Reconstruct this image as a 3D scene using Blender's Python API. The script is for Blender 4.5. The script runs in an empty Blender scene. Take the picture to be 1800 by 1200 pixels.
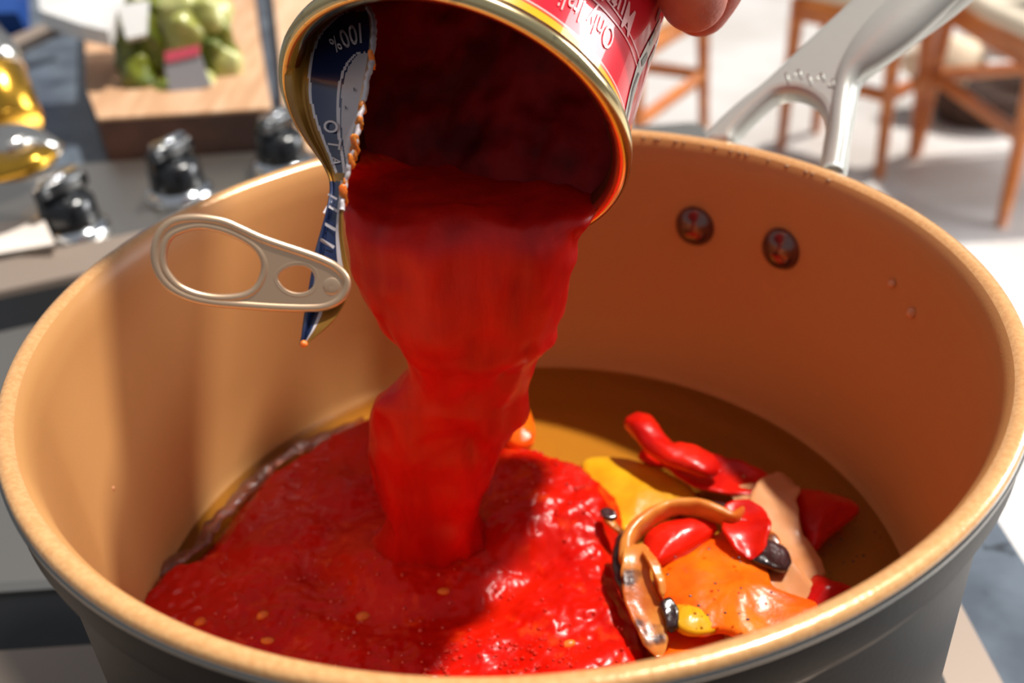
import bpy, math, random
from mathutils import Vector, Matrix, noise
from mathutils.geometry import tessellate_polygon
random.seed(7)
PI = math.pi
scene = bpy.context.scene
COL = scene.collection

# ------------------------------------------------------------------ camera
CAM = Vector((0, -0.215985, 0.12441))
RR = Vector((0.99767711, -0.03746473, -0.0568927)).normalized()
FF = Vector((0.00152506, 0.84725374, -0.5311862)).normalized()
UU = RR.cross(FF).normalized()
FPX = 1852.5
cd = bpy.data.cameras.new('camera')
co = bpy.data.objects.new('camera', cd)
COL.objects.link(co)
cd.sensor_width = 36
cd.lens = 36 * FPX / 1800
cd.clip_start = 0.01
cd.clip_end = 60
cd.dof.use_dof = True
cd.dof.focus_distance = 0.222
cd.dof.aperture_fstop = 12.5
co.matrix_world = Matrix(((RR.x, UU.x, -FF.x, CAM.x), (RR.y, UU.y, -FF.y, CAM.y), (RR.z, UU.z, -FF.z, CAM.z), (0, 0, 0, 1)))
scene.camera = co

# ------------------------------------------------------------------ light
w = bpy.data.worlds.new('sky')
scene.world = w
w.use_nodes = True
wn = w.node_tree.nodes
wl = w.node_tree.links
bg = wn['Background']
tc = wn.new('ShaderNodeTexCoord')
sp = wn.new('ShaderNodeSeparateXYZ')
rp = wn.new('ShaderNodeValToRGB')
rp.color_ramp.elements[0].position = 0.45
rp.color_ramp.elements[0].color = (0.55, 0.50, 0.46, 1)
rp.color_ramp.elements[1].position = 0.62
rp.color_ramp.elements[1].color = (0.86, 0.90, 0.96, 1)
mr = wn.new('ShaderNodeMapRange')
mr.inputs['From Min'].default_value = -1
wl.new(tc.outputs['Generated'], sp.inputs[0])
wl.new(sp.outputs['Z'], mr.inputs['Value'])
wl.new(mr.outputs[0], rp.inputs[0])
wl.new(rp.outputs[0], bg.inputs[0])
bg.inputs[1].default_value = 0.30

SUN_AZ, SUN_EL = 24, 66
sd = bpy.data.lights.new('sun', 'SUN')
sd.energy = 5.2
sd.angle = math.radians(2.5)
sd.color = (1.0, 0.95, 0.87)
so = bpy.data.objects.new('sun', sd)
COL.objects.link(so)
_a, _e = math.radians(SUN_AZ), math.radians(SUN_EL)
SDIR = Vector((math.cos(_a) * math.cos(_e), math.sin(_a) * math.cos(_e), math.sin(_e)))
so.rotation_euler = SDIR.to_track_quat('Z', 'Y').to_euler()
so.location = SDIR * 3

# tall bright window on the right hand side of the kitchen
wd_ = bpy.data.lights.new('window_light', 'AREA')
wd_.shape = 'RECTANGLE'
wd_.size, wd_.size_y = 0.17, 1.2
wd_.energy = 20
wd_.color = (0.93, 0.97, 1.0)
wo = bpy.data.objects.new('window_light', wd_)
COL.objects.link(wo)
_wd = Vector((0.892, 0.334, 0.305)).normalized()
wo.location = _wd * 3.0
wo.rotation_euler = _wd.to_track_quat('Z', 'Y').to_euler()

# unseen fill light, added to brighten the chairs and the shaded floor
fd2 = bpy.data.lights.new('dining_fill_light', 'AREA')
fd2.shape = 'RECTANGLE'
fd2.size, fd2.size_y = 2.4, 1.6
fd2.energy = 110
fo2 = bpy.data.objects.new('dining_fill_light', fd2)
COL.objects.link(fo2)
fo2.location = (3.6, 1.6, 1.1)
fo2.rotation_euler = (Vector((3.6, 1.6, 1.1)) - Vector((1.2, 2.6, -1.05))).to_track_quat('Z', 'Y').to_euler()

scene.view_settings.view_transform = 'Standard'
scene.view_settings.look = 'None'
scene.view_settings.gamma = 1
scene.view_settings.use_curve_mapping = False
scene.view_settings.exposure = 0.0

# ------------------------------------------------------------------ helpers
def ray(x, y):
    return FF + (x - 900) / FPX * RR + (600 - y) / FPX * UU
def dep(x, y, d):                      # a point seen at (x, y) at depth d
    return CAM + d * ray(x, y)
def pl(x, y, z):                       # where the line of sight meets height z
    r = ray(x, y)
    return CAM + r * ((z - CAM.z) / r.z)
def ply(x, y, Y):
    r = ray(x, y)
    return CAM + r * ((Y - CAM.y) / r.y)
def onp(x, y, p0, n):
    r = ray(x, y)
    return CAM + r * ((p0 - CAM).dot(n) / r.dot(n))
def topx(P):
    d = P - CAM
    k = d.dot(FF)
    return 900 + FPX * d.dot(RR) / k, 600 - FPX * d.dot(UU) / k

def S(r, g, b):                        # sRGB 0..255 to linear
    f = lambda c: (c / 255 / 12.92) if c / 255 <= 0.04045 else ((c / 255 + 0.055) / 1.055) ** 2.4
    return (f(r), f(g), f(b), 1)

def mat(name, col, rough=0.5, metal=0.0, col2=None, nscale=20, nlo=0.4, nhi=0.6, bump=0.0, bscale=200, sss=0.0, sssr=(1, .3, .1), ssss=0.003, coat=0.0, coatr=0.1, spec=0.5, detail=4, stretch=None, col3=None, n3=60, t3=(0.62, 0.68)):
    m = bpy.data.materials.new(name)
    m.use_nodes = True
    nt = m.node_tree
    N, L = nt.nodes, nt.links
    b = N['Principled BSDF']
    b.inputs['Base Color'].default_value = col
    b.inputs['Roughness'].default_value = rough
    b.inputs['Metallic'].default_value = metal
    b.inputs['Specular IOR Level'].default_value = spec
    b.inputs['Coat Weight'].default_value = coat
    b.inputs['Coat Roughness'].default_value = coatr
    b.inputs['Subsurface Weight'].default_value = sss
    b.inputs['Subsurface Radius'].default_value = sssr
    b.inputs['Subsurface Scale'].default_value = ssss
    t = N.new('ShaderNodeTexCoord')
    v = t.outputs['Object']
    if stretch:
        mp = N.new('ShaderNodeMapping')
        mp.inputs['Scale'].default_value = stretch
        L.new(v, mp.inputs[0])
        v = mp.outputs[0]
    out = None
    if col2:
        n = N.new('ShaderNodeTexNoise')
        n.inputs['Scale'].default_value = nscale
        n.inputs['Detail'].default_value = detail
        r = N.new('ShaderNodeValToRGB')
        r.color_ramp.elements[0].position = nlo
        r.color_ramp.elements[0].color = col
        r.color_ramp.elements[1].position = nhi
        r.color_ramp.elements[1].color = col2
        L.new(v, n.inputs['Vector'])
        L.new(n.outputs['Fac'], r.inputs[0])
        out = r.outputs[0]
    if col3:
        n = N.new('ShaderNodeTexNoise')
        n.inputs['Scale'].default_value = n3
        n.inputs['Detail'].default_value = 3
        mr_ = N.new('ShaderNodeMapRange')
        mr_.inputs['From Min'].default_value = t3[0]
        mr_.inputs['From Max'].default_value = t3[1]
        mx = N.new('ShaderNodeMixRGB')
        mx.inputs[1].default_value = col
        mx.inputs[2].default_value = col3
        L.new(v, n.inputs['Vector'])
        L.new(n.outputs['Fac'], mr_.inputs['Value'])
        L.new(mr_.outputs[0], mx.inputs[0])
        if out: L.new(out, mx.inputs[1])
        out = mx.outputs[0]
    if out: L.new(out, b.inputs['Base Color'])
    if bump:
        n = N.new('ShaderNodeTexNoise')
        n.inputs['Scale'].default_value = bscale
        n.inputs['Detail'].default_value = 4
        bp = N.new('ShaderNodeBump')
        bp.inputs['Strength'].default_value = bump
        bp.inputs['Distance'].default_value = 0.001
        L.new(v, n.inputs['Vector'])
        L.new(n.outputs['Fac'], bp.inputs['Height'])
        L.new(bp.outputs[0], b.inputs['Normal'])
    return m

def mk(name, verts, faces, m=None, parent=None, smooth=True, mats=None, fm=None, loc=None):
    me = bpy.data.meshes.new(name)
    vs = [Vector(v) for v in verts]
    o = bpy.data.objects.new(name, me)
    if loc is not None:
        loc = Vector(loc)
        vs = [v - loc for v in vs]
        o.location = loc
    me.from_pydata([tuple(v) for v in vs], [], faces)
    for mm in (mats or ([m] if m else [])): me.materials.append(mm)
    if fm: me.polygons.foreach_set('material_index', fm)
    if smooth: me.polygons.foreach_set('use_smooth', [True] * len(me.polygons))
    me.update()
    COL.objects.link(o)
    if parent:
        o.parent = parent
        if loc is None and any(parent.location): o.location = -parent.location
        elif loc is not None: o.location = loc - parent.location
    return o

def thing(name, label, cat, loc=(0, 0, 0), group=None):
    o = bpy.data.objects.new(name, None)
    o.empty_display_size = 0.01
    o.location = loc
    COL.objects.link(o)
    o['label'] = label
    o['category'] = cat
    if group: o['group'] = group
    return o
def tag(o, label, cat, group=None, kind=None):
    o['label'] = label
    o['category'] = cat
    if group: o['group'] = group
    if kind: o['kind'] = kind
    return o

def grid_faces(nu, nv, wrapu=False, wrapv=False):
    f = []
    for i in range(nu if wrapu else nu - 1):
        for j in range(nv if wrapv else nv - 1):
            i2, j2 = (i + 1) % nu, (j + 1) % nv
            f.append((i * nv + j, i2 * nv + j, i2 * nv + j2, i * nv + j2))
    return f

def lathe(profile, n=96, c=Vector((0, 0, 0)), ax=Vector((0, 0, 1)), e1=None):
    ax = ax.normalized()
    e1 = e1 or (Vector((1, 0, 0)) if abs(ax.x) < .9 else Vector((0, 1, 0)))
    e1 = (e1 - ax * e1.dot(ax)).normalized()
    e2 = ax.cross(e1)
    vs = []
    for k in range(n):
        t = 2 * PI * k / n
        d = e1 * math.cos(t) + e2 * math.sin(t)
        for r, h in profile: vs.append(c + ax * h + d * r)
    return vs, grid_faces(n, len(profile), wrapu=True)

def smoothline(pts, n=8, closed=False):
    out = []
    P = [Vector(p) if not isinstance(p, Vector) else p for p in pts]
    m = len(P)
    for i in range(m if closed else m - 1):
        if closed: a, b, c, d = P[(i - 1) % m], P[i], P[(i + 1) % m], P[(i + 2) % m]
        else: a, b, c, d = P[max(i - 1, 0)], P[i], P[i + 1], P[min(i + 2, m - 1)]
        for k in range(n):
            t = k / n
            out.append(0.5 * ((2 * b) + (c - a) * t + (2 * a - 5 * b + 4 * c - d) * t * t + (3 * b - a - 3 * c + d) * t ** 3))
    if not closed: out.append(P[-1].copy())
    return out

def sweep(pts, rad, ns=14, up=Vector((0, 0, 1)), caps=True, nz=0.0, nf=100, sq=1.0, seed=0.0, curl=0.0):
    """tube along pts; rad[i] = (half width, half thickness)"""
    vs = []
    n = len(pts)
    for i, p in enumerate(pts):
        t = (pts[min(i + 1, n - 1)] - pts[max(i - 1, 0)]).normalized()
        u_ = up[i] if isinstance(up, list) else up
        s = t.cross(u_).normalized()
        q = s.cross(t).normalized()
        a, b = rad[i] if isinstance(rad[i], (tuple, list)) else (rad[i], rad[i])
        for k in range(ns):
            th = 2 * PI * k / ns
            c_, s_ = math.cos(th), math.sin(th)
            c_ = math.copysign(abs(c_) ** sq, c_)
            s_ = math.copysign(abs(s_) ** sq, s_)
            v = p + s * a * c_ + q * (b * s_ + curl * a * c_ * c_)
            if nz: v = v + noise.noise_vector(v * nf + Vector((seed, 0, 0))) * nz + noise.noise_vector(v * nf * 3.3) * nz * .35
            vs.append(v)
    f = grid_faces(n, ns, wrapv=True)
    if caps:
        f.append(tuple(range(ns - 1, -1, -1)))
        f.append(tuple((n - 1) * ns + k for k in range(ns)))
    return vs, f

def boxm(lo, hi, r=0.0):
    (x0, y0, z0), (x1, y1, z1) = lo, hi
    if r <= 0:
        v = [(x, y, z) for x in (x0, x1) for y in (y0, y1) for z in (z0, z1)]
        return v, [(0, 1, 3, 2), (4, 6, 7, 5), (0, 4, 5, 1), (2, 3, 7, 6), (0, 2, 6, 4), (1, 5, 7, 3)]
    rows = []
    def ring(x0_, y0_, x1_, y1_, z, rr):
        o = []
        for cx, cy, a0 in ((x1_ - rr, y1_ - rr, 0), (x0_ + rr, y1_ - rr, 90), (x0_ + rr, y0_ + rr, 180), (x1_ - rr, y0_ + rr, 270)):
            for k in range(5):
                a = math.radians(a0 + 22.5 * k)
                o.append((cx + rr * math.cos(a), cy + rr * math.sin(a), z))
        return o
    V = []
    q = r * 0.3
    V += ring(x0 + q, y0 + q, x1 - q, y1 - q, z0, r)
    V += ring(x0, y0, x1, y1, z0 + q, r)
    V += ring(x0, y0, x1, y1, z1 - q, r)
    V += ring(x0 + q, y0 + q, x1 - q, y1 - q, z1, r)
    f = grid_faces(4, 20, wrapv=True)
    f = [tuple(reversed(t)) for t in f]
    f.append(tuple(range(19, -1, -1)))
    f.append(tuple(60 + k for k in range(20)))
    return V, f
def box(name, lo, hi, m, parent=None, r=0.0, rot=0, loc=None):
    v, f = boxm(lo, hi, r)
    o = mk(name, v, f, m, parent, smooth=False)
    if rot or loc:
        o.rotation_euler.z = rot
        if loc: o.location = loc
    return o
def join(parts):
    V, F = [], []
    for v, f in parts:
        n = len(V)
        V += list(v)
        F += [tuple(i + n for i in t) for t in f]
    return V, F

def plate(name, outlines, p0, n, up, th, bev, m, parent=None, px=True, sm=6):
    """a flat metal plate with holes: outlines lie on the plane through p0"""
    n = n.normalized()
    e1 = up.cross(n).normalized()
    e2 = n.cross(e1)
    cu = bpy.data.curves.new(name, 'CURVE')
    cu.dimensions = '2D'
    cu.fill_mode = 'BOTH'
    cu.extrude = th / 2 - bev
    cu.bevel_depth = bev
    cu.bevel_resolution = 3
    cu.offset = -bev
    for ol in outlines:
        P = smoothline([onp(x, y, p0, n) for x, y in ol] if px else ol, sm, True)
        s = cu.splines.new('POLY')
        s.points.add(len(P) - 1)
        for i, p in enumerate(P): s.points[i].co = ((p - p0).dot(e1), (p - p0).dot(e2), 0, 1)
        s.use_cyclic_u = True
    tmp = bpy.data.objects.new('tmp', cu)
    COL.objects.link(tmp)
    dg = bpy.context.evaluated_depsgraph_get()
    me = bpy.data.meshes.new_from_object(tmp.evaluated_get(dg))
    vs = [p0 + e1 * v.co.x + e2 * v.co.y + n * v.co.z for v in me.vertices]
    fs = [tuple(p.vertices) for p in me.polygons]
    bpy.data.objects.remove(tmp)
    return mk(name, vs, fs, m, parent, smooth=False)

def textmesh(s, size=1.0, extrude=0.0, shear=0.0, bold=0.0):
    cu = bpy.data.curves.new('t', 'FONT')
    cu.body = s
    cu.size = size
    cu.extrude = extrude
    cu.shear = shear
    cu.offset = bold
    cu.resolution_u = 3
    cu.align_x = 'CENTER'
    cu.align_y = 'CENTER'
    tmp = bpy.data.objects.new('tmp', cu)
    COL.objects.link(tmp)
    dg = bpy.context.evaluated_depsgraph_get()
    me = bpy.data.meshes.new_from_object(tmp.evaluated_get(dg))
    r = [v.co.copy() for v in me.vertices], [tuple(p.vertices) for p in me.polygons]
    bpy.data.objects.remove(tmp)
    return r

def inside(x, y, poly):
    c = False
    n = len(poly)
    for i in range(n):
        x0, y0 = poly[i][0], poly[i][1]
        x1, y1 = poly[(i + 1) % n][0], poly[(i + 1) % n][1]
        if (y0 > y) != (y1 > y) and x < (x1 - x0) * (y - y0) / (y1 - y0) + x0: c = not c
    return c
def sdist(x, y, poly):
    d = 1e9
    n = len(poly)
    for i in range(n):
        x0, y0 = poly[i][0], poly[i][1]
        x1, y1 = poly[(i + 1) % n][0], poly[(i + 1) % n][1]
        dx, dy = x1 - x0, y1 - y0
        t = max(0, min(1, ((x - x0) * dx + (y - y0) * dy) / (dx * dx + dy * dy + 1e-18)))
        d = min(d, math.hypot(x - x0 - t * dx, y - y0 - t * dy))
    return d if inside(x, y, poly) else -d
def sst(a, b, x):
    t = max(0, min(1, (x - a) / (b - a)))
    return t * t * (3 - 2 * t)

# ------------------------------------------------------------------ materials
M = {}
M['floor'] = mat('pale floor', S(196, 192, 190), 0.4, col2=S(184, 178, 174), nscale=3)
M['granite'] = mat('blue grey worktop', S(74, 82, 94), 0.3, col2=S(98, 108, 120), nscale=25, col3=S(52, 56, 64), n3=60)
M['steel'] = mat('brushed steel', S(196, 190, 182), 0.33, 1.0, bump=0.1, bscale=400, stretch=(1, 12, 1))
M['dsteel'] = mat('dull steel', S(152, 136, 124), 0.5, 0.4)
M['black'] = mat('black enamel', S(8, 9, 12), 0.35, bump=0.1, bscale=300)
M['iron'] = mat('black cast iron', S(14, 14, 16), 0.6, bump=0.5, bscale=600)
M['knob'] = mat('black knob plastic', S(14, 16, 20), 0.25, coat=0.5)
M['chrome'] = mat('chrome', S(225, 228, 232), 0.12, 1.0)
M['brownwood'] = mat('brown cupboard wood', S(150, 108, 80), 0.5, col2=S(120, 82, 58), nscale=8, stretch=(1, 8, 1))
M['board'] = mat('sunlit chopping board wood', S(206, 166, 132), 0.55, col2=S(188, 144, 108), nscale=14, stretch=(8, 1, 1))
M['boardshade'] = mat('shaded board edge', S(74, 48, 40), 0.6, col2=S(104, 66, 50), nscale=30)  # board wood darkened, shade of the front face put into the colour
M['paleboard'] = mat('pale board wood', S(214, 178, 146), 0.6, col2=S(204, 164, 130), nscale=10, stretch=(8, 1, 1))
M['chair'] = mat('orange brown chair wood', S(206, 124, 54), 0.4, col2=S(184, 98, 40), nscale=6, stretch=(1, 1, 8), coat=0.2)
M['cushion'] = mat('cream woven seat', S(226, 212, 190), 0.9, bump=0.5, bscale=120)
M['wicker'] = mat('dark basket', S(78, 52, 38), 0.8, col2=S(50, 34, 28), nscale=60)
M['cloth'] = mat('beige cloth', S(214, 196, 170), 0.9, bump=0.4, bscale=60)
M['whitecloth'] = mat('white cloth', S(238, 236, 238), 0.9)
M['potin'] = mat('copper tan ceramic coating', S(204, 150, 92), 0.42, 0.0, bump=0.06, bscale=1500, coat=0.22, coatr=0.33, spec=0.4)
M['potrim'] = mat('golden tan rim', S(216, 158, 100), 0.26, 0.1, col2=S(226, 172, 114), nscale=900, bump=0.12, bscale=1200, coat=0.8, coatr=0.10)
M['potout'] = mat('dark grey satin pot shell', S(14, 14, 16), 0.42, 0.0, bump=0.05, bscale=900, spec=.12)
M['potband'] = mat('bare steel line', S(150, 150, 148), 0.25, 1.0)
M['rivet'] = mat('dark polished rivet', S(128, 98, 92), 0.2, 0.85)
M['handle'] = mat('satin cast steel', S(200, 201, 195), 0.36, 0.4, bump=0.05, bscale=500)
M['gold'] = mat('gold lacquer', S(186, 140, 62), 0.3, 1.0, col2=S(150, 108, 48), nscale=60)
M['goldin'] = mat('gold can interior', S(150, 92, 50), 0.35, 0.9)
M['seam'] = mat('pale gold seam', S(228, 208, 158), 0.2, 1.0, col3=S(196, 178, 140), n3=300)
M['yellow'] = mat('golden yellow band', S(232, 176, 22), 0.3, 0.0, coat=0.8, coatr=0.03, spec=.2)
M['redlabel'] = mat('glossy red label', S(216, 24, 46), 0.3, 0.0, coat=0.8, coatr=0.03, spec=.2)
M['orangeline'] = mat('orange line', S(232, 84, 28), 0.25, coat=0.6, coatr=0.06)
M['pinkline'] = mat('pale pink line', S(246, 178, 176), 0.3, coat=0.5, coatr=0.06)
M['greyribbon'] = mat('grey ribbon print', S(186, 178, 170), 0.3, coat=0.5)
M['blackribbon'] = mat('black ribbon print', S(36, 32, 34), 0.3, coat=0.5)
M['navy'] = mat('navy print', S(34, 46, 84), 0.28, 0.3, coat=0.5, coatr=0.1)
M['lidwhite'] = mat('silver white print', S(214, 204, 208), 0.35, 0.25)
M['lidgrey'] = mat('pale grey lid centre', S(196, 186, 190), 0.4, 0.3)
M['ink'] = mat('dark ink', S(44, 38, 60), 0.4)
M['ring'] = mat('ring pull metal', S(226, 192, 160), 0.34, 0.75)  # warm tint is the pot's reflection put into the base colour
M['tomato'] = mat('crushed tomato', S(214, 26, 6), 0.27, col2=S(190, 10, 3), nscale=55, nlo=.3, nhi=.7, bump=0.16, bscale=380, sss=0.2, sssr=(1, .08, .02), ssss=0.005, spec=0.2, col3=S(232, 66, 20), n3=150, t3=(.6, .8))
M['glint'] = mat('wet tomato bubble', S(214, 34, 20), 0.08, coat=1.0, coatr=.04)  # glossy beads that stand for small glints on the tomato
M['stream'] = mat('pouring crushed tomato', S(226, 26, 12), 0.42, col2=S(188, 8, 8), nscale=40, nlo=.35, nhi=.65, bump=0.35, bscale=150, sss=0.5, sssr=(1, .16, .04), ssss=0.012, stretch=(1.8, 1.8, .45), spec=.35)
M['canned'] = mat('shaded canned tomato', S(150, 8, 14), 0.6, col2=S(96, 3, 12), nscale=60, bump=0.3, bscale=200, spec=.2)  # darker copy of the tomato red, shade inside the can painted in
M['lidgold'] = mat('lid gold lacquer', S(196, 144, 62), 0.34, 0.55, col2=S(160, 112, 46), nscale=50)
M['pulp'] = mat('orange tomato pulp', S(244, 120, 40), 0.35, sss=0.5, sssr=(1, .4, .1), ssss=0.004)
M['redpep'] = mat('roasted red pepper', S(220, 30, 10), 0.3, col2=S(190, 14, 8), nscale=70, bump=0.25, bscale=250, sss=0.35, sssr=(1, .2, .06), ssss=0.003, coat=0.1, coatr=0.14, spec=0.28)
M['orangepep'] = mat('roasted orange pepper', S(244, 124, 12), 0.3, col2=S(246, 84, 8), nscale=60, nlo=.35, nhi=.6, bump=0.3, bscale=260, sss=0.35, sssr=(1, .4, .08), ssss=0.003, coat=0.1, coatr=0.14, col3=S(110, 66, 20), n3=330, t3=(.70, .76), spec=0.28)
M['yellowpep'] = mat('roasted yellow pepper', S(230, 176, 30), 0.3, col2=S(214, 150, 20), nscale=60, bump=0.25, bscale=220, sss=0.35, sssr=(1, .6, .15), ssss=0.003, coat=0.1, coatr=0.14, spec=0.28)
M['onion'] = mat('roasted onion', S(222, 150, 68), 0.3, col2=S(190, 98, 34), nscale=60, bump=0.3, bscale=240, sss=0.4, sssr=(1, .6, .3), ssss=0.003, coat=0.12, coatr=0.12, col3=S(70, 24, 14), n3=95, t3=(.60, .70), spec=0.28)
M['paleonion'] = mat('soft pale onion', S(214, 156, 112), 0.3, col2=S(198, 134, 86), nscale=40, bump=0.15, bscale=200, sss=0.4, sssr=(1, .6, .3), ssss=0.003, coat=0.12, spec=0.28)
M['char'] = mat('charred skin', S(30, 14, 16), 0.3, col2=S(58, 26, 30), nscale=90, bump=0.5, bscale=300, coat=0.6)
M['skin'] = mat('skin', S(206, 122, 96), 0.45, col2=S(190, 98, 78), nscale=60, bump=0.25, bscale=700, sss=0.3, sssr=(1, .3, .15), ssss=0.004)
M['nail'] = mat('nail', S(226, 160, 142), 0.25, coat=0.3)
M['green'] = mat('green vegetable', S(118, 124, 28), 0.3, col2=S(84, 98, 34), nscale=40, coat=0.4)
M['palegreen'] = mat('pale green vegetable', S(196, 196, 128), 0.3, col2=S(166, 168, 84), nscale=40, coat=0.5)
M['plastic'] = mat('shiny white wrapping', S(226, 224, 222), 0.15, coat=1.0, bump=0.6, bscale=60)
M['greylabel'] = mat('grey label', S(150, 150, 156), 0.4)
M['pinklabel'] = mat('pink label', S(206, 80, 100), 0.4)
M['goldfoil'] = mat('gold foil', S(206, 158, 60), 0.22, 0.95, bump=0.6, bscale=60)
M['silverfoil'] = mat('silver foil', S(224, 220, 214), 0.16, 1.0, bump=0.9, bscale=50)
M['blue'] = mat('blue plastic', S(30, 70, 140), 0.4)
M['paper'] = mat('cream paper', S(232, 220, 210), 0.7)

def liquid_mat():
    m = bpy.data.materials.new('amber cooking oil')
    m.use_nodes = True
    N, L = m.node_tree.nodes, m.node_tree.links
    N.clear()
    o = N.new('ShaderNodeOutputMaterial')
    mix = N.new('ShaderNodeMixShader')
    tr = N.new('ShaderNodeBsdfTransparent')
    tr.inputs[0].default_value = (0.86, 0.74, 0.36, 1)
    gl = N.new('ShaderNodeBsdfGlossy')
    gl.inputs['Roughness'].default_value = 0.06
    fr = N.new('ShaderNodeFresnel')
    fr.inputs[0].default_value = 1.45
    n = N.new('ShaderNodeTexNoise')
    n.inputs['Scale'].default_value = 70
    bp = N.new('ShaderNodeBump')
    bp.inputs['Strength'].default_value = 0.25
    bp.inputs['Distance'].default_value = 0.001
    tcx = N.new('ShaderNodeTexCoord')
    L.new(tcx.outputs['Object'], n.inputs['Vector'])
    L.new(n.outputs['Fac'], bp.inputs['Height'])
    L.new(bp.outputs[0], gl.inputs['Normal'])
    L.new(bp.outputs[0], fr.inputs['Normal'])
    L.new(fr.outputs[0], mix.inputs[0])
    L.new(tr.outputs[0], mix.inputs[1])
    L.new(gl.outputs[0], mix.inputs[2])
    L.new(mix.outputs[0], o.inputs[0])
    return m
M['oil'] = liquid_mat()
M['film'] = mat('oily film', S(196, 130, 110), 0.12, coat=0.6, bump=0.4, bscale=500)
M['film'].node_tree.nodes['Principled BSDF'].inputs['Transmission Weight'].default_value = 0.85
M['splash'] = mat('dried splash', S(226, 160, 116), 0.3)
M['chip'] = mat('worn dark metal', S(150, 116, 90), 0.5, 0.5)

# ------------------------------------------------------------------ setting
ZF = -1.05
ZC = -0.150
v, f = boxm((-3.5, -1.5, ZF - .05), (6, 9, ZF))
fl = mk('floor', v, f, M['floor'], smooth=False)
fl['kind'] = 'structure'
WP = [(-1.1, -.45), (.176, -.45), (.176, .40), (.16, .415), (.0, .415), (-.01, .425), (-.01, 1.35), (-1.1, 1.35)]
n_ = len(WP)
ct = mk('worktop', [(x, y, ZC) for x, y in WP] + [(x, y, ZC - .03) for x, y in WP], [tuple(range(n_)), tuple(range(2 * n_ - 1, n_ - 1, -1))] + [(i, i + n_, (i + 1) % n_ + n_, (i + 1) % n_) for i in range(n_)], M['granite'], smooth=False)
tag(ct, 'blue grey stone worktop carrying the hob, pot and chopping boards', 'worktop')
cb = thing('base_cabinet', 'brown wooden cabinet carrying the stone worktop', 'cabinet', (-0.45, 0.45, ZF))
box('carcass', (-1.08, -0.43, ZF), (0.15, 0.395, ZC - .03), M['brownwood'], cb)
box('carcass', (-1.08, 0.395, ZF), (-.03, 1.32, ZC - .03), M['brownwood'], cb)
for k in range(1):
    d = box('door', (0.15, -0.40 + .58 * k, ZF + .1), (0.168, 0.38 + .58 * k, ZC - .05), M['brownwood'], cb, r=.004)
    h = box('door_handle', (0.168, 0.10 + .58 * k, -0.42), (0.172, 0.115 + .58 * k, -0.30), M['chrome'], None, r=.001)
    h.parent = d
    d.location = Vector((0, 0, 0)) - cb.location

# gas hob
hob = thing('gas_hob', 'steel gas hob with black knobs that the tan pot stands on', 'hob', (-0.1, 0.1, ZC))
box('steel_tray', (-0.62, 0.062, ZC + .001), (0.142, 0.47, ZC + .012), M['steel'], hob, r=.008)
box('tray_front', (-0.62, -0.30, ZC + .001), (0.142, 0.035, ZC + .010), M['dsteel'], hob, r=.004)
box('black_gap', (-0.62, 0.035, ZC + .001), (0.130, 0.062, ZC + .008), M['black'], hob)
# pan support below the pot
ps = thing('pan_support', 'black cast iron pan support under the pot', 'pan support', (0, 0, ZC + .012))
for k in range(4):
    a = PI / 4 + k * PI / 2
    v, f = sweep([Vector((math.cos(a) * r_, math.sin(a) * r_, z_)) for r_, z_ in ((.02, -.108), (.09, -.108), (.105, -.111), (.118, -.139))], [(.004, .004)] * 4, 8)
    mk('arm', v, f, M['iron'], ps)
v, f = lathe([(.113, -.139), (.121, -.139), (.121, -.131), (.113, -.131), (.113, -.139)], 64)
mk('ring', v, f, M['iron'], ps)

# knobs
def knob(px, py, s, label):
    p = pl(px, py, ZC + .012)
    t = thing('hob_knob', label, 'knob', p, group='black knobs along the hob')
    v, f = lathe([(0, .0), (.024 * s, 0), (.024 * s, .004), (.020 * s, .008), (0, .0085)], 40, p)
    mk('collar', v, f, M['chrome'], t)
    v, f = lathe([(.019 * s, .008), (.018 * s, .022), (.015 * s, .025), (0, .0255)], 40, p)
    mk('cap', v, f, M['knob'], t)
    a = Vector((.55, .83, 0))
    v, f = sweep([p + a * q * s + Vector((0, 0, .03)) for q in (-.019, -.010, .010, .019)], [(.003, .004), (.005, .007), (.005, .007), (.003, .004)], 12, sq=.6)
    mk('grip', v, f, M['knob'], t)
    v, f = sweep([p + a * q * s + Vector((0, 0, .0375)) for q in (-.014, .014)], [(.0035, .0012)] * 2, 8)
    mk('grip_top', v, f, M['chrome'], t)
    return t
knob(133, 412, .88, 'black hob knob nearest the silver plate at the left')
knob(318, 346, .88, 'middle black hob knob just behind the pot rim')
knob(500, 296, .88, 'black hob knob farthest back, beside the folded can lid')
# flat silver plate on the hob corner and rear raised steel strip
p = pl(30, 455, ZC + .02)
st = thing('steel_strip', 'raised brownish steel strip across the hob beside the knobs', 'metal strip', p)
A, B = pl(-200, 505, ZC + .02), pl(330, 395, ZC + .02)
dr = (B - A).normalized()
nn = Vector((dr.y, -dr.x, 0))
V = []
for q, zz in ((0, .022), (.030, .018), (.034, -.004), (0, -.004)):
    V += [A + nn * q + Vector((0, 0, zz - .02)), B + nn * q + Vector((0, 0, zz - .02))]
mk('strip_top', V, [(0, 2, 3, 1), (2, 4, 5, 3), (4, 6, 7, 5), (6, 0, 1, 7), (0, 6, 4, 2), (1, 3, 5, 7)], M['dsteel'], st, smooth=False)
V2 = [v_ + nn * .0345 + Vector((0, 0, -.006)) for v_ in V]
mk('strip_gasket', V2, [(0, 2, 3, 1), (2, 4, 5, 3), (4, 6, 7, 5), (6, 0, 1, 7), (0, 6, 4, 2), (1, 3, 5, 7)], M['black'], st, smooth=False)
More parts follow.
